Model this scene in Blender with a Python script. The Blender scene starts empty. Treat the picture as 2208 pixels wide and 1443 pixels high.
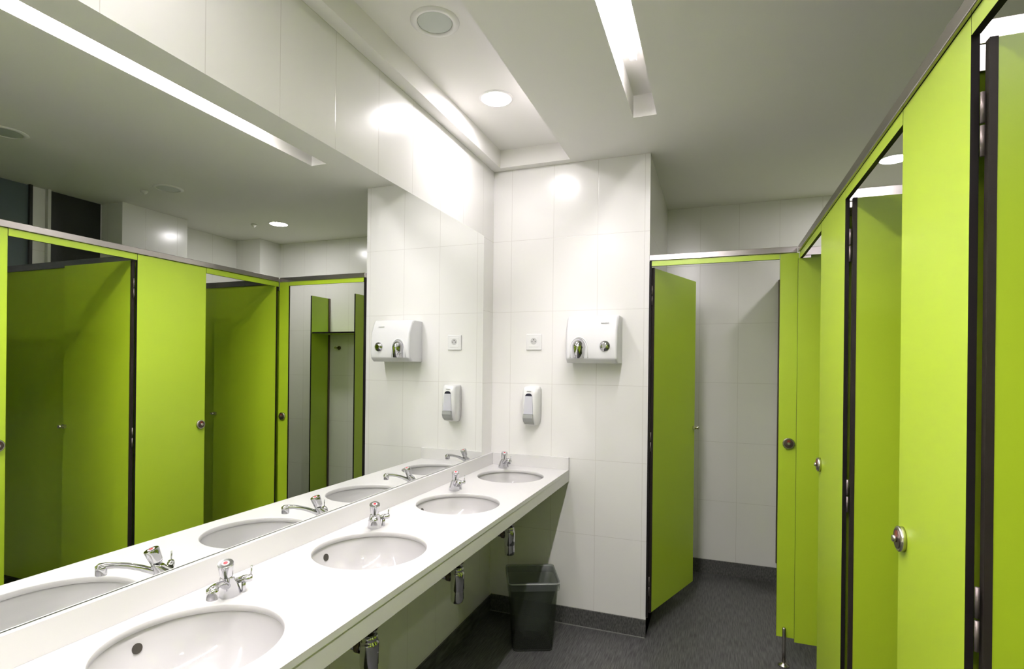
import bpy, bmesh, math
from mathutils import Vector, Matrix
C = bpy.context.scene.collection
PI = math.pi

# ------------------------------------------------------------------ camera, world, exposure
cam_d = bpy.data.cameras.new('camera'); cam = bpy.data.objects.new('camera', cam_d); C.objects.link(cam)
cam_d.sensor_fit = 'HORIZONTAL'; cam_d.sensor_width = 36.0
cam_d.lens = 1163.55 / 2208 * 36.0
cam_d.shift_y = (792.08 - 721.5) / 2208
cam_d.clip_start = 0.02
ya, ro = math.radians(20.5862), math.radians(0.6386)
cam.matrix_world = (Matrix.Translation((1.2149, -2.9067, 1.414)) @ Matrix.Rotation(ya, 4, 'Z')
                    @ Matrix.Rotation(PI / 2, 4, 'X') @ Matrix.Rotation(ro, 4, 'Z'))
bpy.context.scene.camera = cam
w = bpy.data.worlds.new('world'); bpy.context.scene.world = w; w.use_nodes = True
w.node_tree.nodes['Background'].inputs[0].default_value = (.5, .55, .6, 1)
w.node_tree.nodes['Background'].inputs[1].default_value = .15
vs = bpy.context.scene.view_settings
vs.view_transform = 'Standard'; vs.look = 'None'; vs.gamma = 1; vs.use_curve_mapping = False
vs.exposure = 0.95
TUBE = 98.0       # emission of the tubes in the ceiling slot
DOWN = 88.0        # emission of the round downlights

# ------------------------------------------------------------------ materials
def mat(name, col, rough=.5, metal=0., spec=.5, coat=0., emit=None, es=0., bump=None, alpha=None, trans=None):
    m = bpy.data.materials.new(name); m.use_nodes = True
    nt = m.node_tree; b = nt.nodes['Principled BSDF']
    b.inputs['Base Color'].default_value = (*col, 1)
    b.inputs['Roughness'].default_value = rough
    b.inputs['Metallic'].default_value = metal
    b.inputs['Specular IOR Level'].default_value = spec
    b.inputs['Coat Weight'].default_value = coat
    if emit: b.inputs['Emission Color'].default_value = (*emit, 1); b.inputs['Emission Strength'].default_value = es
    if alpha is not None: b.inputs['Alpha'].default_value = alpha
    if trans is not None: b.inputs['Transmission Weight'].default_value = trans
    if bump:
        sc, st, stretch = bump
        tc = nt.nodes.new('ShaderNodeNewGeometry'); mp = nt.nodes.new('ShaderNodeMapping')
        mp.inputs['Scale'].default_value = stretch
        n = nt.nodes.new('ShaderNodeTexNoise'); n.inputs['Scale'].default_value = sc; n.inputs['Detail'].default_value = 4
        bp = nt.nodes.new('ShaderNodeBump'); bp.inputs['Strength'].default_value = st; bp.inputs['Distance'].default_value = .002
        nt.links.new(tc.outputs['Position'], mp.inputs[0]); nt.links.new(mp.outputs[0], n.inputs['Vector'])
        nt.links.new(n.outputs[0], bp.inputs['Height']); nt.links.new(bp.outputs[0], b.inputs['Normal'])
    return m

def math_node(nt, op, a, b=None, clamp=False):
    n = nt.nodes.new('ShaderNodeMath'); n.operation = op; n.use_clamp = clamp
    for i, v in enumerate((a, b)):
        if v is None: continue
        if isinstance(v, (int, float)): n.inputs[i].default_value = v
        else: nt.links.new(v, n.inputs[i])
    return n.outputs[0]

def tile_mat(name, axis, u0, col=(.83, .82, .80), grout=(.68, .66, .63)):
    """glossy white wall tiles 25 x 41 cm, grout lines from the world position"""
    m = mat(name, col, rough=.21, spec=.5); nt = m.node_tree; b = nt.nodes['Principled BSDF']
    g = nt.nodes.new('ShaderNodeNewGeometry'); s = nt.nodes.new('ShaderNodeSeparateXYZ')
    nt.links.new(g.outputs['Position'], s.inputs[0])
    def line(sock, o, d):
        t = math_node(nt, 'DIVIDE', math_node(nt, 'SUBTRACT', sock, o), d)
        r = math_node(nt, 'ROUND', t)
        a = math_node(nt, 'MULTIPLY', math_node(nt, 'ABSOLUTE', math_node(nt, 'SUBTRACT', t, r)), d)
        return math_node(nt, 'SUBTRACT', 1.0, math_node(nt, 'MULTIPLY', math_node(nt, 'SUBTRACT', a, .0006), 900.0, True), True)
    k = math_node(nt, 'MAXIMUM', line(s.outputs[axis], u0, .25), line(s.outputs[2], .095, .409))
    mx = nt.nodes.new('ShaderNodeMix'); mx.data_type = 'RGBA'
    nt.links.new(k, mx.inputs['Factor']); mx.inputs['A'].default_value = (*col, 1); mx.inputs['B'].default_value = (*grout, 1)
    nt.links.new(mx.outputs['Result'], b.inputs['Base Color'])
    nz = nt.nodes.new('ShaderNodeTexNoise'); nz.inputs['Scale'].default_value = 9; nt.links.new(g.outputs['Position'], nz.inputs['Vector'])
    h = math_node(nt, 'SUBTRACT', math_node(nt, 'MULTIPLY', nz.outputs[0], .12), math_node(nt, 'MULTIPLY', k, .35))
    bp = nt.nodes.new('ShaderNodeBump'); bp.inputs['Strength'].default_value = .25; bp.inputs['Distance'].default_value = .003
    nt.links.new(h, bp.inputs['Height']); nt.links.new(bp.outputs[0], b.inputs['Normal'])
    return m

M_TX = tile_mat('tile_x', 0, .113)
M_TY = tile_mat('tile_y', 1, -.154)
M_PAINT = mat('ceiling_paint', (.86, .845, .82), .7, spec=.3)
M_GREEN = mat('green_laminate', (.42, .585, .022), .38, spec=.75)
M_CORE = mat('black_laminate_core', (.008, .006, .006), .6, spec=.2)
M_ALU = mat('brushed_aluminium', (.44, .41, .395), .22, metal=1.)
M_STEEL = mat('brushed_steel', (.62, .58, .53), .25, metal=1.)
M_DARKST = mat('dark_lock_steel', (.16, .12, .11), .3, metal=.9)
M_HINGE = mat('hinge_steel', (.22, .185, .175), .42, metal=.7)
M_RED = mat('red_indicator', (.22, .035, .015), .35)
M_CHROME = mat('chrome', (.60, .60, .62), .05, metal=1.)
M_SOLID = mat('white_solid_surface', (.72, .71, .70), .3, spec=.45)
M_CERAM = mat('white_ceramic', (.63, .62, .615), .07, spec=.6)
M_PLAST = mat('white_plastic', (.74, .74, .75), .28)
M_PLAST2 = mat('socket_plastic', (.80, .80, .79), .3)
M_HOLE = mat('dark_hole', (.05, .045, .035), .6)
M_GLOW = mat('lamp_tube', (1, 1, 1), emit=(1, .945, .985), es=TUBE)
M_DOWN = mat('downlight_glow', (1, 1, 1), emit=(1, .947, .985), es=DOWN)
M_UNLIT = mat('unlit_diffuser', (.52, .56, .51), .35)
M_RING = mat('ceiling_ring', (.80, .79, .77), .4)
M_LILAC = mat('soap_window', (.60, .60, .66), .15)
M_GREYP = mat('grey_plastic', (.33, .34, .33), .35)
M_NAVY = mat('dark_window_top', (.02, .018, .04), .25)
M_MARK = mat('grey_mark', (.42, .42, .42), .5)
M_TAPRED = mat('tap_red', (.55, .02, .03), .3)
M_TAPWHITE = mat('tap_white_ring', (.85, .75, .76), .3)
M_BLACKP = mat('black_rubber', (.02, .02, .02), .5)
M_WINGLASS = mat('night_window_glass', (.11, .14, .155), .12)
M_WINDARK = mat('dark_textured_glass', (.014, .016, .014), .4, bump=(90, .6, (1, 1, 1)))
M_FRAME = mat('window_frame_white', (.6, .6, .56), .4)

def floor_mat():
    m = mat('vinyl_floor', (.03, .03, .03), .42, spec=.4); nt = m.node_tree; b = nt.nodes['Principled BSDF']
    g = nt.nodes.new('ShaderNodeNewGeometry'); mp = nt.nodes.new('ShaderNodeMapping'); mp.inputs['Scale'].default_value = (210, 13, 60)
    nt.links.new(g.outputs['Position'], mp.inputs[0])
    n = nt.nodes.new('ShaderNodeTexNoise'); n.inputs['Scale'].default_value = 1.0; n.inputs['Detail'].default_value = 5
    nt.links.new(mp.outputs[0], n.inputs['Vector'])
    r = nt.nodes.new('ShaderNodeValToRGB'); e = r.color_ramp.elements
    e[0].position = .35; e[0].color = (.040, .040, .040, 1); e[1].position = .68; e[1].color = (.125, .124, .120, 1)
    nt.links.new(n.outputs[0], r.inputs[0]); nt.links.new(r.outputs[0], b.inputs['Base Color'])
    bp = nt.nodes.new('ShaderNodeBump'); bp.inputs['Strength'].default_value = .15; bp.inputs['Distance'].default_value = .001
    nt.links.new(n.outputs[0], bp.inputs['Height']); nt.links.new(bp.outputs[0], b.inputs['Normal'])
    return m
M_FLOOR = floor_mat()
M_COVE = mat('cove_edge', (.22, .22, .21), .5)

def mirror_mat():
    m = mat('mirror_glass', (.93, .95, .93), .0, metal=1.); nt = m.node_tree; b = nt.nodes['Principled BSDF']
    g = nt.nodes.new('ShaderNodeNewGeometry')
    v = nt.nodes.new('ShaderNodeTexVoronoi'); v.inputs['Scale'].default_value = 38
    nt.links.new(g.outputs['Position'], v.inputs['Vector'])
    sp = math_node(nt, 'LESS_THAN', v.outputs['Distance'], .045)          # dried water specks
    sx = nt.nodes.new('ShaderNodeSeparateColor'); nt.links.new(v.outputs['Color'], sx.inputs[0])
    sp = math_node(nt, 'MULTIPLY', sp, math_node(nt, 'LESS_THAN', sx.outputs[0], .16))
    d = nt.nodes.new('ShaderNodeBsdfDiffuse'); d.inputs[0].default_value = (.75, .78, .72, 1)
    ms = nt.nodes.new('ShaderNodeMixShader'); out = nt.nodes['Material Output']
    nt.links.new(math_node(nt, 'MULTIPLY', sp, .55), ms.inputs[0]); nt.links.new(b.outputs[0], ms.inputs[1]); nt.links.new(d.outputs[0], ms.inputs[2])
    nt.links.new(ms.outputs[0], out.inputs[0])
    return m
M_MIRROR = mirror_mat()

def smoky(name, col, tr, rough):
    """thin see-through plastic: part transparent, part glossy plastic"""
    m = bpy.data.materials.new(name); m.use_nodes = True; nt = m.node_tree; b = nt.nodes['Principled BSDF']
    b.inputs['Base Color'].default_value = (*col, 1); b.inputs['Roughness'].default_value = rough
    t = nt.nodes.new('ShaderNodeBsdfTransparent'); t.inputs[0].default_value = (.8, .82, .78, 1)
    ms = nt.nodes.new('ShaderNodeMixShader'); ms.inputs[0].default_value = tr
    nt.links.new(b.outputs[0], ms.inputs[1]); nt.links.new(t.outputs[0], ms.inputs[2]); nt.links.new(ms.outputs[0], nt.nodes['Material Output'].inputs[0])
    return m
M_BIN = smoky('smoky_bin_plastic', (.06, .065, .055), .78, .15)
M_BAG = smoky('thin_bin_bag', (.34, .36, .38), .80, .3)

# ------------------------------------------------------------------ helpers
def box(bm, a, b, mi=0, edge=None):
    """box between corners a and b; edge=(axis, mi2): faces not normal to that axis get mi2"""
    x0, y0, z0 = (min(p, q) for p, q in zip(a, b)); x1, y1, z1 = (max(p, q) for p, q in zip(a, b))
    v = [bm.verts.new(p) for p in ((x0, y0, z0), (x1, y0, z0), (x1, y1, z0), (x0, y1, z0), (x0, y0, z1), (x1, y0, z1), (x1, y1, z1), (x0, y1, z1))]
    for q, ax in (((0, 3, 2, 1), 2), ((4, 5, 6, 7), 2), ((0, 1, 5, 4), 1), ((2, 3, 7, 6), 1), ((1, 2, 6, 5), 0), ((3, 0, 4, 7), 0)):
        f = bm.faces.new([v[i] for i in q]); f.material_index = mi if not edge or ax == edge[0] else edge[1]
    return v

def frame_of(d):
    d = d.normalized(); up = Vector((0, 0, 1)) if abs(d.z) < .95 else Vector((1, 0, 0))
    s = d.cross(up).normalized(); return s, s.cross(d).normalized()

def tube(bm, pts, radii, n=20, cap=True, mi=0, flat=1.0):
    pts = [Vector(p) for p in pts]; rings = []
    if isinstance(radii, (int, float)): radii = [radii] * len(pts)
    s0 = None
    for i, p in enumerate(pts):
        d = (pts[min(i + 1, len(pts) - 1)] - pts[max(i - 1, 0)])
        s, u = frame_of(d)
        if s0 is not None:
            s = (s0 - d.normalized() * s0.dot(d.normalized())).normalized(); u = s.cross(d.normalized())
        s0 = s
        rings.append([bm.verts.new(p + (s * math.cos(t) + u * math.sin(t) * flat) * radii[i]) for t in (2 * PI * k / n for k in range(n))])
    for a, b in zip(rings, rings[1:]):
        for k in range(n):
            f = bm.faces.new((a[k], a[(k + 1) % n], b[(k + 1) % n], b[k])); f.smooth = True; f.material_index = mi
    if cap:
        for r in (rings[0][::-1], rings[-1]):
            f = bm.faces.new(r); f.material_index = mi

def lathe(bm, prof, n=48, o=(0, 0, 0), mi=0, cap0=False, cap1=False):
    """prof: (radius, z) list about the vertical through o"""
    o = Vector(o); rings = []
    for r, z in prof:
        rings.append([bm.verts.new(o + Vector((r * math.cos(2 * PI * k / n), r * math.sin(2 * PI * k / n), z))) for k in range(n)])
    for a, b in zip(rings, rings[1:]):
        for k in range(n):
            f = bm.faces.new((a[k], a[(k + 1) % n], b[(k + 1) % n], b[k])); f.smooth = True; f.material_index = mi
    if cap0: bm.faces.new(rings[0][::-1]).material_index = mi
    if cap1: bm.faces.new(rings[-1]).material_index = mi
    return rings

def loft(bm, rings, mi=0, caps=True):
    rs = [[bm.verts.new(p) for p in r] for r in rings]; n = len(rs[0])
    for a, b in zip(rs, rs[1:]):
        for k in range(n):
            f = bm.faces.new((a[k], a[(k + 1) % n], b[(k + 1) % n], b[k])); f.smooth = True; f.material_index = mi
    if caps: bm.faces.new(rs[0][::-1]).material_index = mi; bm.faces.new(rs[-1]).material_index = mi

def obj(name, bm, mats, parent=None, bevel=0., seg=2, smooth=False, keep_world=False):
    bmesh.ops.recalc_face_normals(bm, faces=bm.faces)
    me = bpy.data.meshes.new(name); bm.to_mesh(me); bm.free()
    for m in (mats if isinstance(mats, (list, tuple)) else [mats]): me.materials.append(m)
    o = bpy.data.objects.new(name, me); C.objects.link(o)
    if smooth:
        for p in me.polygons: p.use_smooth = True
    if bevel:
        b = o.modifiers.new('bevel', 'BEVEL'); b.width = bevel; b.segments = seg; b.limit_method = 'ANGLE'; b.angle_limit = math.radians(40)
        if seg > 2:
            for p in me.polygons: p.use_smooth = True
            wn = o.modifiers.new('wn', 'WEIGHTED_NORMAL'); wn.keep_sharp = True
    if parent: o.parent = parent
    return o

def tag(o, label, cat, group=None, kind=None):
    o['label'] = label; o['category'] = cat
    if group: o['group'] = group
    if kind: o['kind'] = kind
    return o

def thing(name, label, cat, loc=(0, 0, 0), rz=0, group=None):
    o = bpy.data.objects.new(name, None); o.empty_display_size = .05; C.objects.link(o)
    o.location = loc; o.rotation_euler = (0, 0, rz); return tag(o, label, cat, group)

def struct(name, bm, m, parent=None, bevel=0.):
    o = obj(name, bm, m, parent, bevel)
    if parent is None: o['kind'] = 'structure'
    return o

def dup(root, loc, label, rz=None):
    r = root.copy(); C.objects.link(r); r.location = loc; r['label'] = label
    if rz is not None: r.rotation_euler = (0, 0, rz)
    for ch in list(root.children):
        c = ch.copy(); C.objects.link(c); c.parent = r
        for g in ch.children:
            d = g.copy(); C.objects.link(d); d.parent = c
    return r

def nb(): return bmesh.new()

# ------------------------------------------------------------------ room
H, HT, YF, YB, XR = 2.55, 2.65, 1.09, -4.95, 2.93
W = .889
b = nb(); box(b, (-.3, YB - .2, -.1), (XR + .3, YF + .2, 0)); struct('floor', b, M_FLOOR)
b = nb(); box(b, (-.15, YB - .1, 0), (0, .2, HT)); struct('wall_left', b, M_TY)
b = nb()
box(b, (0, 0, 0), (W, YF + .1, HT))
o = struct('wall_back', b, [M_TX, M_TY])
for p in o.data.polygons:
    if abs(p.normal.x) > .5: p.material_index = 1
b = nb(); box(b, (W, YF, 0), (XR + .1, YF + .12, HT)); struct('wall_far', b, M_TX)
b = nb(); box(b, (-.15, YB - .12, 0), (XR + .1, YB, HT)); struct('wall_front', b, M_TX)
b = nb()
box(b, (XR, YB, 0), (XR + .12, YF, HT))
box(b, (2.71, -.32, 0), (XR, .18, HT))              # projecting pier
box(b, (2.65, .85, 0), (XR, YF, HT))                # corner pier
o = struct('wall_right', b, [M_TX, M_TY])
for p in o.data.polygons:
    if abs(p.normal.x) > .5: p.material_index = 1
# high dark windows in the right wall (seen in the mirror)
b = nb(); box(b, (XR - .012, -2.2, 1.15), (XR, -.755, 2.545))
o = struct('window_1', b, M_WINGLASS)
b = nb(); box(b, (XR - .03, -.768, 1.12), (XR, -.752, 2.549)); box(b, (XR - .03, -2.2, 1.12), (XR, -.768, 1.15)); obj('window_frame', b, M_BLACKP, o)
b = nb(); box(b, (XR - .014, -.65, 1.15), (XR, -.335, 2.545))
o = struct('window_2', b, M_WINDARK)
b = nb(); box(b, (XR - .03, -.668, 1.12), (XR, -.65, 2.549)); obj('window_frame', b, M_FRAME, o)

# ceiling with the raised tray over the counter and the light slot
SX0, SX1, SY1, SY0 = .858, .961, -.430, -4.55
TX0, TX1, TY1 = .058, .466, -.050
b = nb()
box(b, (TX1, YB, H), (SX0, YF, H + .02)); box(b, (SX1, YB, H), (XR, YF, H + .02))
box(b, (SX0, SY1, H), (SX1, YF, H + .02)); box(b, (SX0, YB, H), (SX1, SY0, H + .02))
box(b, (0, YB, H), (TX0, 0, H + .02)); box(b, (TX0, TY1, H), (TX1, 0, H + .02))
box(b, (0, YB, HT), (TX1 + .05, .05, HT + .02))                      # tray top
box(b, (TX0 - .02, YB, H + .02), (TX0, TY1, HT)); box(b, (TX0, TY1, H + .02), (TX1, TY1 + .02, HT)); box(b, (TX1, YB, H + .02), (TX1 + .02, TY1, HT))
box(b, (SX0 - .015, SY0, H + .02), (SX0, SY1, HT)); box(b, (SX1, SY0, H + .02), (SX1 + .015, SY1, HT))
box(b, (SX0 - .015, SY0, HT), (SX1 + .015, SY1, HT + .02))
box(b, (SX0, SY1, H + .02), (SX1, SY1 + .015, HT)); box(b, (SX0, SY0 - .015, H + .02), (SX1, SY0, HT))
struct('ceiling', b, M_PAINT)
# coved vinyl skirting
BH = .094
b = nb(); box(b, (0, YB, 0), (.008, 0, BH - .008)); struct('baseboard_left', b, M_FLOOR)
b = nb(); box(b, (.008, -.008, 0), (W - .008, 0, BH)); box(b, (W - .008, -.004, 0), (W + .0, YF, BH)); box(b, (.008, -.013, 0), (W - .004, -.008, .004), 1); struct('baseboard_back', b, [M_FLOOR, M_COVE])
b = nb(); box(b, (W, YF - .01, 0), (2.65, YF, BH)); struct('baseboard_far', b, M_FLOOR)
b = nb(); box(b, (XR - .008, YB, 0), (XR, -.32, BH)); box(b, (2.702, -.328, 0), (2.71, .18, BH)); struct('baseboard_right', b, M_FLOOR)

# ------------------------------------------------------------------ ceiling fittings
def slot_light(y0, y1, label):
    t = thing('strip_light', label, 'light', (.9095, (y0 + y1) / 2, HT), 0, 'strip lights in the ceiling slot')
    L = abs(y1 - y0) / 2
    b = nb(); box(b, (-.03, -L, -.012), (.03, L, -.0005)); obj('housing', b, M_FRAME, t)
    b = nb(); tube(b, [(0, -L + .02, -.036), (0, L - .02, -.036)], .013, 16); obj('lamp_tube', b, M_GLOW, t)
    for s in (-1, 1):
        b = nb(); box(b, (-.014, s * L, -.052), (.014, s * (L - .02), -.011)); obj('lamp_holder', b, M_PLAST, t, .002)
slot_light(-.80, -2.20, 'white strip light glowing inside the long ceiling slot, end nearest the corner')
slot_light(-2.24, -3.42, 'white strip light in the long ceiling slot, above the camera')
slot_light(-3.46, -4.50, 'white strip light in the long ceiling slot, behind the camera')

def downlight(x, y, z, r, R, lit, label, group, name='downlight'):
    t = thing(name, label, 'light', (x, y, z), 0, group)
    b = nb(); lathe(b, [(r, .0), (r + .002, -.005), (R - .012, -.006), (R, -.001), (R, 0)], 48)
    lathe(b, [(r, 0), (r, -.004)], 48)
    obj('trim_ring', b, M_RING, t)
    b = nb(); lathe(b, [(.001, -.0035), (r * .6, -.0035), (r - .001, -.003)], 48, cap0=True); obj('lamp_diffuser', b, M_DOWN if lit else M_UNLIT, t)
downlight(.262, -.614, HT, .064, .078, True, 'lit round downlight in the raised ceiling strip above the washbasins', 'lit round ceiling downlights')
downlight(2.10, .50, H, .064, .078, True, 'lit round downlight in the main ceiling over the changing corner', 'lit round ceiling downlights')
downlight(.262, -1.196, HT, .062, .088, False, 'unlit grey round downlight in the raised strip above the washbasins', 'unlit round ceiling fittings')
downlight(2.131, -.416, H, .064, .088, False, 'unlit round fitting over the cubicles beside the dark window pier', 'unlit round ceiling fittings')
downlight(2.095, -1.290, H, .064, .088, False, 'unlit round fitting over the nearer cubicle, left edge of the mirror', 'unlit round ceiling fittings')
downlight(2.10, -2.90, H, .064, .078, True, 'lit round downlight over the cubicles behind the camera', 'lit round ceiling downlights')
downlight(.262, -2.36, HT, .064, .078, True, 'added unseen round light in the raised strip over the nearest washbasin', 'lit round ceiling downlights')  # added lamp, out of view, to brighten the near counter and left wall
for x, y, l in ((2.33, -.434, 'small white ceiling sensor beside the unlit fitting over the cubicles'), (2.306, .449, 'small white ceiling sensor beside the lit downlight over the changing corner')):
    b = nb(); lathe(b, [(.022, 0), (.022, -.008), (.012, -.018), (.004, -.026)], 24, (0, 0, 0), cap0=True, cap1=True)
    o = obj('ceiling_sensor', b, M_RING); o.location = (x, y, H); tag(o, l, 'sensor', 'small ceiling sensors')

# ------------------------------------------------------------------ mirror
b = nb(); box(b, (0.0005, -4.2, .922), (.006, -.152, 2.144), 0, (0, 1))
o = obj('wall_mirror', b, [M_MIRROR, mat('mirror_edge', (.35, .42, .38), .2)]); tag(o, 'long frameless mirror on the tiled wall above the washbasin counter', 'mirror')

# ------------------------------------------------------------------ counter
CZ, CX, CT = .852, .4685, .018
BX, BR = .231, .171
BY = [-.292, -.901, -1.506, -2.108]
ct = thing('washbasin_counter', 'long white washbasin counter with low splashback under the mirror', 'counter', (0, 0, 0))
b = nb()
def slab_cell(bm, x0, x1, y0, y1, cx, cy, r, z0, z1):
    angs = set(2 * PI * k / 96 for k in range(96))
    cor = [(x1, y1), (x0, y1), (x0, y0), (x1, y0)]
    ca = [math.atan2(p[1] - cy, p[0] - cx) % (2 * PI) for p in cor]
    angs = sorted(angs | set(ca))
    def edge(t):
        c, s = math.cos(t), math.sin(t); k = []
        if c > 1e-9: k.append((x1 - cx) / c)
        if c < -1e-9: k.append((x0 - cx) / c)
        if s > 1e-9: k.append((y1 - cy) / s)
        if s < -1e-9: k.append((y0 - cy) / s)
        k = min(k); return cx + c * k, cy + s * k
    e = .0025
    lv = [[(edge(t), z1) for t in angs]] + [[((cx + rr * math.cos(t), cy + rr * math.sin(t)), zz) for t in angs]
         for rr, zz in ((r + e, z1), (r + e * .3, z1 - e * .3), (r, z1 - e), (r, z0))] + [[(edge(t), z0) for t in angs]]
    rs = [[bm.verts.new((p[0], p[1], z)) for p, z in L] for L in lv]
    n = len(angs)
    for i, (A, B) in enumerate(zip(rs, rs[1:])):
        for k in range(n):
            f = bm.faces.new((A[k], A[(k + 1) % n], B[(k + 1) % n], B[k])); f.smooth = 1 <= i <= 3
ys = [-.003, -.5965, -1.2035, -1.807, -2.409]
for i, cy in enumerate(BY): slab_cell(b, 0.001, CX, ys[i + 1], ys[i], BX, cy, BR, CZ - .016, CZ)
# front skin and the plain continuation
box(b, (CX - .0005, -2.409, CZ - .016), (CX + .0, -.003, CZ)); box(b, (.001, -4.3, CZ - .016), (CX, -2.409, CZ))
obj('worktop', b, M_SOLID, ct)
b = nb(); box(b, (CX - .03, -4.3, .787), (CX - .0015, -.003, CZ - .0170)); obj('apron', b, M_SOLID, ct, .0008)
b = nb(); box(b, (0.001, -4.3, CZ), (CT, -.003, .9195)); obj('splashback', b, M_SOLID, ct, .001)
b = nb(); box(b, (CT, -CT, CZ), (CX, -.0005, .9185)); obj('splashback', b, M_SOLID, ct, .001)

names = ['in the far corner beside the hand dryer wall', 'second from the far corner', 'third from the far corner', 'nearest the camera']
def basin(label):
    t = thing('washbasin', label, 'washbasin', (BX, BY[0], CZ - .0165), 0, 'round washbasins set in the counter')
    b = nb()
    pr = [(.186, 0), (.179, -.0015), (.1765, -.006), (.176, -.02), (.170, -.05), (.155, -.082), (.128, -.108), (.09, -.124), (.05, -.130), (.024, -.132)]
    lathe(b, pr, 72)
    po = [(.186, 0), (.189, -.010), (.187, -.03), (.180, -.06), (.165, -.092), (.135, -.12), (.095, -.137), (.05, -.143), (.024, -.144)]
    lathe(b, po, 72); obj('bowl', b, M_CERAM, t)
    b = nb(); lathe(b, [(.001, -.1345), (.016, -.1345), (.020, -.131), (.027, -.1295), (.029, -.1305), (.024, -.134), (.024, -.148)], 32, cap0=True)
    obj('drain', b, M_CHROME, t)
    # overflow opening on the side wall
    a = math.radians(178); rr = .1725; zz = -.0355
    c = Vector((rr * math.cos(a), rr * math.sin(a), zz)); n = Vector((-math.cos(a), -math.sin(a), .22)).normalized()
    b = nb(); tube(b, [c - n * .004, c + n * .0022], .0108, 24); obj('overflow_hole', b, M_HOLE, t)
    # small printed maker's mark on the wall opposite the mirror
    b = nb()
    for k, wd in enumerate((.004, .002, .005, .005, .003)):
        a0 = math.radians(-32 + k * 2.1); rr = .1745; p = Vector((rr * math.cos(a0), rr * math.sin(a0), -.028))
        tn = Vector((-math.sin(a0), math.cos(a0), 0)); up = Vector((.12 * math.cos(a0), .12 * math.sin(a0), 1)).normalized(); inn = Vector((-math.cos(a0), -math.sin(a0), 0))
        q = [p + tn * s1 * wd / 2 + up * s2 * .003 + inn * d for d in (0, .0009) for s2 in (-1, 1) for s1 in (-1, 1)]
        v = [b.verts.new(x) for x in q]
        for f in ((0, 1, 3, 2), (4, 5, 7, 6), (0, 1, 5, 4), (2, 3, 7, 6), (0, 2, 6, 4), (1, 3, 7, 5)): b.faces.new([v[i] for i in f])
    obj('printed_mark', b, M_MARK, t)
    return t
b0 = basin('round white washbasin ' + names[0])
for i in (1, 2, 3): dup(b0, (BX, BY[i], CZ - .0165), 'round white washbasin ' + names[i])

def trap(label):
    t = thing('bottle_trap', label, 'pipe', (BX, BY[0], .44), 0, 'chrome bottle traps under the counter')
    b = nb(); tube(b, [(0, 0, .14), (0, 0, .247)], .018, 28); obj('waste_pipe', b, M_CHROME, t)
    b = nb(); lathe(b, [(.019, .150), (.025, .148), (.025, .135), (.022, .131), (.028, .128), (.029, .122), (.029, .06), (.027, .058), (.027, .052), (.0275, .020), (.024, .006), (.015, .001), (.001, 0)], 36, cap0=True)
    obj('trap_body', b, M_CHROME, t)
    b = nb(); tube(b, [(-.02, 0, .105), (-.19, 0, .105), (-.2225, 0, .105)], .014, 24); obj('outlet_pipe', b, M_CHROME, t)
    b = nb(); tube(b, [(-.028, 0, .105), (-.045, 0, .105)], .020, 12); obj('nut', b, M_DARKST, t)
    b = nb(); lathe(b, [(.020, .185), (.026, .184), (.026, .165), (.020, .163)], 12, cap0=True, cap1=True); obj('nut', b, M_DARKST, t)
    return t
tn = ['under the far corner washbasin', 'under the second washbasin from the corner', 'under the third washbasin, cut by the bottom of the photo', 'under the nearest washbasin']
t0 = trap('chrome bottle trap ' + tn[0])
for i in (1, 2): dup(t0, (BX, BY[i], .44), 'chrome bottle trap ' + tn[i])

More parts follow.
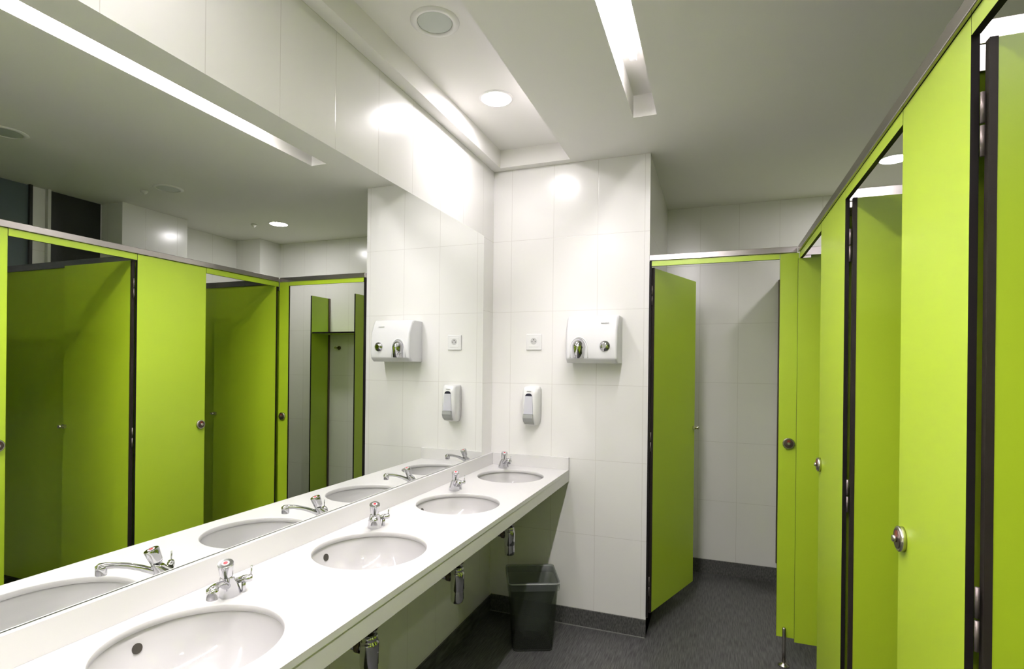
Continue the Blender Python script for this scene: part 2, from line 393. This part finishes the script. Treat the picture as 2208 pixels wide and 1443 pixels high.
def ell(cu, z, a, bb, n=28, tilt=0., p=2.0):
    out = []
    for k in range(n):
        t = 2 * PI * k / n; c, s = math.cos(t), math.sin(t)
        out.append(Vector((cu + a * math.copysign(abs(c) ** (2 / p), c), bb * math.copysign(abs(s) ** (2 / p), s), z + tilt * a * c)))
    return out
def tap(label):
    """local +x points along the spout, +z up; the temperature lever is on the +y side"""
    t = thing('push_tap', label, 'tap', (.114, -1.917, CZ), math.atan2(-.83, .56), 'chrome push taps on the counter')
    b = nb()
    loft(b, [ell(-.008, 0, .034, .025), ell(-.008, .004, .034, .025), ell(-.006, .012, .032, .0235), ell(.0, .024, .030, .0215, tilt=.10),
             ell(.008, .036, .024, .0195, tilt=.22), ell(.016, .046, .0185, .0175, tilt=.30), ell(.019, .051, .016, .0155, tilt=.32)])
    obj('tap_body', b, M_CHROME, t)
    ax = Vector((.34, 0, .94)).normalized(); p0 = Vector((.018, 0, .048))
    b = nb(); tube(b, [p0 + ax * d for d in (0, .006, .0065, .012, .020, .034, .042, .0435)], [.011, .011, .0135, .0150, .0158, .0172, .0176, .0166], 32)
    kn = obj('push_knob', b, M_CHROME, t)
    b = nb(); tube(b, [p0 + ax * .0434, p0 + ax * .0443], .0085, 24); obj('white_disc', b, M_TAPWHITE, kn)
    b = nb(); tube(b, [p0 + ax * .0440, p0 + ax * .0450], .0050, 20); obj('red_dot', b, M_TAPRED, kn)
    b = nb()
    tube(b, [(.012, 0, .026), (.030, 0, .034), (.055, 0, .047), (.080, 0, .057), (.105, 0, .0635), (.125, 0, .066), (.136, 0, .065), (.142, 0, .061)],
         [.0105, .0105, .0095, .009, .009, .0098, .0115, .009], 22, flat=.8)
    sp = obj('spout', b, M_CHROME, t)
    b = nb(); lathe(b, [(.0125, .068), (.0128, .062), (.0128, .047), (.0120, .045), (.009, .045), (.009, .049)], 28, (.133, 0, 0), cap0=True, cap1=True)
    obj('aerator', b, M_CHROME, sp)
    b = nb(); tube(b, [(-.010, .014, .030), (-.011, .026, .032), (-.0115, .027, .032), (-.013, .044, .033), (-.0135, .050, .033)], [.0075, .0075, .0092, .0092, .0072], 24)
    lv = obj('temperature_valve', b, M_CHROME, t)
    b = nb(); tube(b, [(-.0135, .046, .033), (-.0145, .047, .063)], .0019, 12); obj('lever', b, M_CHROME, lv)
    b = nb(); tube(b, [(-.012, .030, .030), (-.012, .030, .0)], [.0055, .0050], 18); obj('side_foot', b, M_CHROME, t)
    return t
pn = ['behind the washbasin nearest the camera', 'behind the third washbasin from the corner', 'behind the second washbasin from the corner', 'in the corner behind the far washbasin']
tp = tap('chrome push tap with red dot ' + pn[0])
for (x, y), l in zip(((.114, -1.316), (.114, -.700), (.114, -.100)), pn[1:]): dup(tp, (x, y, CZ), 'chrome push tap with red dot ' + l)

# ------------------------------------------------------------------ things on the end wall
t = thing('hand_dryer', 'white wall mounted hand dryer with chrome nozzle and push button', 'hand dryer', (.615, 0, 1.44))
b = nb()
prof = [(0, 0), (-.125, .0), (-.150, .022), (-.155, .06), (-.150, .165), (-.118, .238), (-.105, .250), (0, .250)]
def dr(x, inset): return [Vector((x, y + (inset if y < 0 else 0), z)) for y, z in prof]
loft(b, [dr(-.137, .012), dr(-.128, 0), dr(.128, 0), dr(.137, .012)])
for f in b.faces: f.smooth = False
obj('dryer_cover', b, M_PLAST, t, .009, 4)
b = nb()
def dome(bm, c, rx, ry, rz, zcut, n=28, m=12):
    vs_ = []
    for i in range(m + 1):
        ph = PI / 2 * i / m
        row = []
        for k in range(n + 1):
            th = PI * k / n
            x = rx * math.cos(th); z = rz * math.sin(th)
            row.append(bm.verts.new((c[0] + x * math.cos(ph), c[1] - ry * math.sin(ph), c[2] + z * math.cos(ph))))
        vs_.append(row)
    low = []
    for i in range(m + 1):
        for k in range(n):
            if i < m:
                f = bm.faces.new((vs_[i][k], vs_[i][k + 1], vs_[i + 1][k + 1], vs_[i + 1][k])); f.smooth = True
    # straight skirt below the half dome
    for side in (0, n):
        pass
    half = [vs_[i][0] for i in range(m + 1)] + [vs_[i][n] for i in range(m - 1, -1, -1)]
    dn = [bm.verts.new((v.co.x * 1.0 if False else c[0] + (v.co.x - c[0]) * .78, v.co.y * .97 + c[1] * .03, zcut)) for v in half]
    for a in range(len(half) - 1):
        f = bm.faces.new((half[a], half[a + 1], dn[a + 1], dn[a])); f.smooth = True
    bm.faces.new(dn)
dome(b, (-.064, -.146, .082), .036, .052, .046, .024)
bmesh.ops.remove_doubles(b, verts=b.verts, dist=1e-5)
obj('nozzle', b, M_CHROME, t)
b = nb()
pts = [(-.064 + .047 * math.cos(a), -.1535, .074 + .060 * math.sin(a)) for a in (PI * k / 24 for k in range(25))]
pts = [(-.017, -.150, .026)] + pts + [(-.111, -.150, .026)]
tube(b, pts, .0028, 10); obj('nozzle_recess_edge', b, M_PLAST2, t)
b = nb(); tube(b, [(.072, -.150, .088), (.072, -.160, .088), (.072, -.1605, .088), (.072, -.168, .088), (.072, -.172, .088)], [.0265, .0265, .0225, .020, .012], 32)
obj('push_button', b, M_CHROME, t)
b = nb()
for k in range(7): box(b, (.048 + k * .006, -.1355, .2065), (.0525 + k * .006, -.134, .2105))
for v in b.verts: v.co.y += -(v.co.z - .2085) * -.45
obj('brand_mark', b, M_MARK, t)

t = thing('soap_dispenser', 'white wall mounted soap dispenser with grey push lever, above the corner washbasin', 'soap dispenser', (.256, 0, 1.09))
b = nb()
def sd(z, hw, d):
    out = []
    for k in range(25):
        a = PI * k / 24; c, s = math.cos(a), math.sin(a)
        out.append(Vector((hw * math.copysign(abs(c) ** .45, c), -d * abs(s) ** .45, z)))
    return out
loft(b, [sd(.0, .034, .045), sd(.006, .040, .058), sd(.03, .046, .080), (sd(.06, .048, .090)), sd(.17, .048, .086), sd(.200, .047, .080), sd(.213, .042, .070), sd(.216, .036, .060)])
obj('dispenser_cover', b, M_PLAST2, t)
def front_patch(name, m, zs, ws, ys_, t, bev=.002):
    b = nb(); rows = []
    for d in (.0, .012):
        rows.append([b.verts.new((s * w_, y - (.0035 if d == 0 else -.008), z)) for z, w_, y in list(zip(zs, ws, ys_)) for s in (-1, 1)])
    n = len(zs)
    for i in range(n - 1):
        f = b.faces.new([rows[0][2 * i + j] for j in (0, 1, 3, 2)])
        b.faces.new([rows[1][2 * i + j] for j in (0, 2, 3, 1)])
        for s in (0, 1): b.faces.new([rows[0][2 * i + s], rows[0][2 * i + 2 + s], rows[1][2 * i + 2 + s], rows[1][2 * i + s]])
    b.faces.new([rows[0][0], rows[0][1], rows[1][1], rows[1][0]]); b.faces.new([rows[0][-2], rows[0][-1], rows[1][-1], rows[1][-2]])
    return obj(name, b, m, t)
front_patch('level_window', M_LILAC, [.066, .10, .165], [.026, .025, .0205], [-.0905, -.0892, -.0865], t)
front_patch('window_cap', M_NAVY, [.165, .172, .177, .180], [.0200, .0175, .013, .006], [-.0868, -.0863, -.086, -.0857], t)
front_patch('push_lever', M_GREYP, [.008, .025, .045, .064], [.026, .0285, .0285, .027], [-.070, -.090, -.099, -.096], t)
b = nb(); box(b, (-.012, -.0855, .1905), (.012, -.081, .1935)); obj('brand_mark', b, M_MARK, t)

t = thing('wall_socket', 'white square power socket on the end wall beside the mirror', 'socket', (.256, 0, 1.558))
b = nb(); box(b, (-.045, -.009, -.045), (.045, 0, .045)); obj('socket_frame', b, M_PLAST2, t, .0035, 3)
b = nb(); box(b, (-.029, -.0105, -.029), (.029, -.006, .029)); fi = obj('socket_insert', b, M_PLAST2, t, .001)
b = nb(); tube(b, [(0, -.0102, .004), (0, -.0112, .004)], .0185, 32); obj('socket_well', b, mat('socket_well', (.55, .55, .54), .4), fi)
b = nb()
for x, z, r in ((-.0095, .002, .0026), (.0095, .002, .0026), (0, .0125, .0030)): tube(b, [(x, -.0108, z), (x, -.0118, z)], r, 14)
obj('socket_pins', b, M_HOLE, fi)

# ------------------------------------------------------------------ waste bin
rz = math.radians(24)
def rr_(hw, z, r=.022, n=6):
    out = []
    for cx, cy, a0 in ((hw - r, hw - r, 0), (-hw + r, hw - r, 90), (-hw + r, -hw + r, 180), (hw - r, -hw + r, 270)):
        for k in range(n + 1):
            a = math.radians(a0 + 90 * k / n); out.append(Vector((cx + r * math.cos(a), cy + r * math.sin(a), z)))
    return out
t = thing('waste_bin', 'smoky see-through square waste bin on the floor under the counter end', 'waste bin', (.342, -.258, .001), rz)
b = nb(); loft(b, [rr_(.100, .001), rr_(.102, .02), rr_(.112, .17), rr_(.121, .31), rr_(.125, .343)], caps=False)
loft(b, [rr_(.1215, .341), rr_(.1175, .31), rr_(.1085, .17), rr_(.0985, .02), rr_(.0965, .006)], caps=False)
obj('bin_body', b, M_BIN, t)
b = nb(); loft(b, [rr_(.100, .0), rr_(.100, .006)]); obj('bin_base', b, M_BLACKP, t)
b = nb()
ring = rr_(.1275, .343); ring.append(ring[0]); tube(b, ring, .0035, 8, cap=False); obj('bin_rim', b, M_GREYP, t)
b = nb()
def bagring(hw, z, amp, ph):
    return [Vector((p.x * (1 + amp * math.sin(5 * math.atan2(p.y, p.x) + ph)), p.y * (1 + amp * math.cos(4 * math.atan2(p.y, p.x) + ph)), z)) for p in rr_(hw, z)]
loft(b, [bagring(.1285, .305, .012, 0), bagring(.1305, .335, .01, 1), rr_(.1290, .348), rr_(.1225, .347), bagring(.112, .30, .015, 1), bagring(.098, .22, .05, 2), bagring(.088, .15, .08, 3), bagring(.072, .08, .12, 4), bagring(.040, .03, .15, 5)], caps=False)
o = obj('bin_bag', b, M_BAG); o.location = (.342, -.258, .004); o.rotation_euler = (0, 0, rz); tag(o, 'thin clear plastic bag lining the smoky waste bin', 'bag')

# ------------------------------------------------------------------ cubicles
PX, TH, ZB, ZT, RT = 1.588, .012, .131, 1.976, 2.007
def panel(bm, a, b_, ax): box(bm, a, b_, 0, (ax, 1))
GM = [M_GREEN, M_CORE]
def lockdisc(parent, p, n):
    """round indicator lock: p on the panel face, n outward"""
    p = Vector(p); n = Vector(n)
    b = nb(); tube(b, [p, p + n * .009, p + n * .011], [.0265, .0265, .0245], 32); d = obj('lock_indicator', b, M_STEEL, parent)
    b = nb(); tube(b, [p + n * .0105, p + n * .0125], .0205, 28); obj('indicator_face', b, M_DARKST, d)
    b = nb(); tube(b, [p + n * .012 + Vector((0, 0, .010)), p + n * .0132 + Vector((0, 0, .010))], .0075, 20); obj('indicator_red', b, M_RED, d)
    b = nb(); tube(b, [p + n * .012, p + n * .020], [.0075, .0065], 20); obj('lock_spindle', b, M_STEEL, d)
def foot(parent, x, y):
    b = nb(); tube(b, [(x, y, .006), (x, y, .176), (x, y, .182)], [.0085, .0085, .006], 20); f = obj('support_leg', b, M_STEEL, parent)
    b = nb(); lathe(b, [(.026, .0005), (.026, .004), (.012, .010), (.009, .016)], 28, (x, y, 0), cap0=True, cap1=True); obj('floor_plate', b, M_STEEL, f)

pil = [(-.582, -.983, -.612, 'green front panel between the second and third cubicle doors from the corner'),
       (-1.529, -1.857, -1.560, 'wide bright green front panel second from the corner, nearest at the right'),
       (-2.400, -2.750, -2.430, 'green cubicle front panel beside the camera'),
       (-3.300, -4.94, -3.33, 'wide green cubicle front panel behind the camera')]
for i, (y1, y0, ly, _l) in enumerate(pil):
    lab = ['narrow green cubicle front panel between the first and second open doors', 'wide bright green cubicle front panel with large lock disc, right side',
           'green cubicle front panel beside the camera, past the right edge', 'long green cubicle front panel behind the camera'][i]
    t = thing('cubicle_pilaster', lab, 'panel', (PX, (y0 + y1) / 2, 0), 0, 'green cubicle front panels')
    my = (y0 + y1) / 2
    b = nb(); panel(b, (0, y0 - my, ZB), (TH, y1 - my, ZT), 0); obj('panel_board', b, GM, t, .0006)
    lockdisc(t, (0, ly - my, 1.063), (-1, 0, 0))
    foot(t, -.010, -.05)
# far pilaster with leg
t = thing('cubicle_pilaster', 'narrow green post with lock disc and steel leg at the far corner', 'panel', (1.547, -.014, 0), 0, 'green cubicle front panels')
b = nb(); panel(b, (-.041, 0, ZB), (.040, TH, ZT), 1); obj('panel_board', b, GM, t, .0006)
lockdisc(t, (.003, 0, 1.063), (0, -1, 0)); foot(t, -.008, -.010)

# rails and header strips
t = thing('cubicle_head_rail', 'long grey aluminium head rail along the tops of the cubicles', 'rail', (PX, -2.5, ZT))
b = nb(); box(b, (-.008, -2.44, .0015), (TH + .010, 2.472, RT - ZT)); obj('rail_profile', b, M_ALU, t, .002)
for y1, y0 in ((-.020, -.580), (-.985, -1.527), (-1.859, -2.398), (-2.752, -3.298)):
    b = nb(); panel(b, (0, y0 + 2.5, -.031), (TH, y1 + 2.5, 0), 0); obj('header_strip', b, GM, t)
t = thing('cubicle_head_rail', 'short bright aluminium head rail over the changing corner doorway, meeting the white tiled wall', 'rail', (1.2, -.014, ZT))
b = nb(); box(b, (-.310, -.006, .0015), (.379, TH + .008, RT - ZT)); obj('rail_profile', b, M_ALU, t, .002)
b = nb(); panel(b, (-.298, 0, -.026), (.304, TH, 0), 1); obj('header_strip', b, GM, t)

def leaf(label, hx, hy, ang, L, zt, latch=True, stile=True):
    """door leaf: hinge line at local origin, board along +x, thickness to +y"""
    t = thing('cubicle_door', label, 'door', (hx, hy, 0), ang, 'open green cubicle doors')
    b = nb(); panel(b, (.011 if stile else 0, 0, ZB), (L, TH, zt), 1); obj('door_board', b, GM, t, .0005)
    b = nb() if stile else None
    if stile:
        box(b, (0, -.001, ZB), (.011, TH + .001, zt + .001)); obj('hinge_stile', b, mat('dark_stile', (.022, .017, .014), .5, spec=.3) if 'dark_stile' not in bpy.data.materials else bpy.data.materials['dark_stile'], t)
    hx_, hy_ = (-.0055, .006) if stile else (.022, .018)
    for z in (1.80, 1.03, .27):
        b = nb(); tube(b, [(hx_, hy_, z - .050), (hx_, hy_, z - .002)], .0031, 16); tube(b, [(hx_, hy_, z + .002), (hx_, hy_, z + .050)], .0031, 16)
        obj('hinge', b, M_HINGE, t)
    if latch:
        b = nb(); tube(b, [(L - .034, -.013, 1.063), (L + .014, -.013, 1.063)], .006, 16)
        box(b, (L - .030, -.012, 1.053), (L - .008, 0, 1.073)); obj('latch_bolt', b, M_STEEL, t)
        b = nb(); tube(b, [(L - .02, -.012, 1.063), (L - .02, -.034, 1.063)], [.007, .009], 18); obj('thumb_turn', b, M_STEEL, t)
    return t
leaf('green cubicle door standing open in the first doorway from the far corner', 1.579, -.052, 0, .560, 1.944, stile=False)
leaf('green cubicle door standing open in the second doorway, beside the lit downlight reflection', 1.606, -.998, 0, .540, 1.943)
leaf('green cubicle door standing open in the third doorway, at the right edge of the photo', 1.606, -1.872, 0, .540, 1.93)
leaf('green cubicle door open beside the camera', 1.606, -2.766, 0, .540, 1.93)
leaf('green door swung inward at the changing corner doorway, hinged on the tiled wall', .911, .006, math.atan2(.534, .192), .570, 1.944)
b = nb(); box(b, (W + .0005, -.012, ZB - .02), (W + .012, .004, ZT)); 
o = obj('door_jamb', b, M_CORE); tag(o, 'thin black door jamb strip on the white tiled wall edge', 'jamb')

def divider(y, x1, label, dz=0.):
    t = thing('cubicle_partition', label, 'partition', (PX + TH, y, 0), 0, 'green partitions between the cubicles')
    L = x1 - PX - TH
    b = nb(); panel(b, (.001, -.006, ZB), (L, .006, 1.948 + dz), 1); obj('partition_board', b, GM, t)
    b = nb(); box(b, (.001, -.013, 1.948 + dz), (L, .013, 1.988 + dz)); obj('partition_rail', b, M_ALU, t, .002)
    b = nb(); box(b, (.001, -.013, 1.904 + dz), (.040, -.006, 1.948 + dz)); obj('rail_bracket', b, M_ALU, t, .001)
divider(-.012 + .02, 2.709, 'green partition with aluminium top rail behind the first open cubicle door', .016)
divider(-.930, XR - .001, 'green partition with aluminium top rail behind the second open cubicle door')
divider(-1.805, XR - .001, 'green partition with aluminium top rail behind the third open cubicle door')
divider(-2.700, XR - .001, 'green partition behind the open cubicle door beside the camera')

# changing corner: green side boards with shelf and hooks on the far wall
t = thing('changing_shelf', 'green upright boards with a shelf between them on the far tiled wall', 'shelf', (1.845, YF, 0))
for x in (-.232, .222):
    b = nb(); panel(b, (x, -.235, ZB), (x + .012, -.022, 2.015), 0); s = obj('side_board', b, GM, t)
    b = nb(); box(b, (x - .006, -.022, ZB), (x + .018, -.0005, 2.015)); obj('wall_channel', b, M_DARKST, s)
b = nb(); box(b, (-.218, -.230, 1.687), (.220, -.001, 1.699), 0, (2, 1)); obj('shelf_board', b, [M_GREEN, M_CORE], t)
for x, l in ((1.960, 'dark metal coat hook on the far wall nearer the middle of the niche'), (1.690, 'dark metal coat hook on the far wall beside the right-hand green board')):
    t = thing('coat_hook', l, 'hook', (x, YF, 1.570), 0, 'coat hooks under the changing shelf')
    b = nb(); tube(b, [(0, 0, 0), (0, -.005, 0), (0, -.006, 0)], [.018, .018, .015], 24); obj('back_plate', b, M_DARKST, t)
    b = nb(); tube(b, [(0, -.005, 0), (0, -.045, 0), (0, -.047, 0), (0, -.055, 0)], [.006, .006, .010, .010], 16); obj('peg', b, M_STEEL, t)
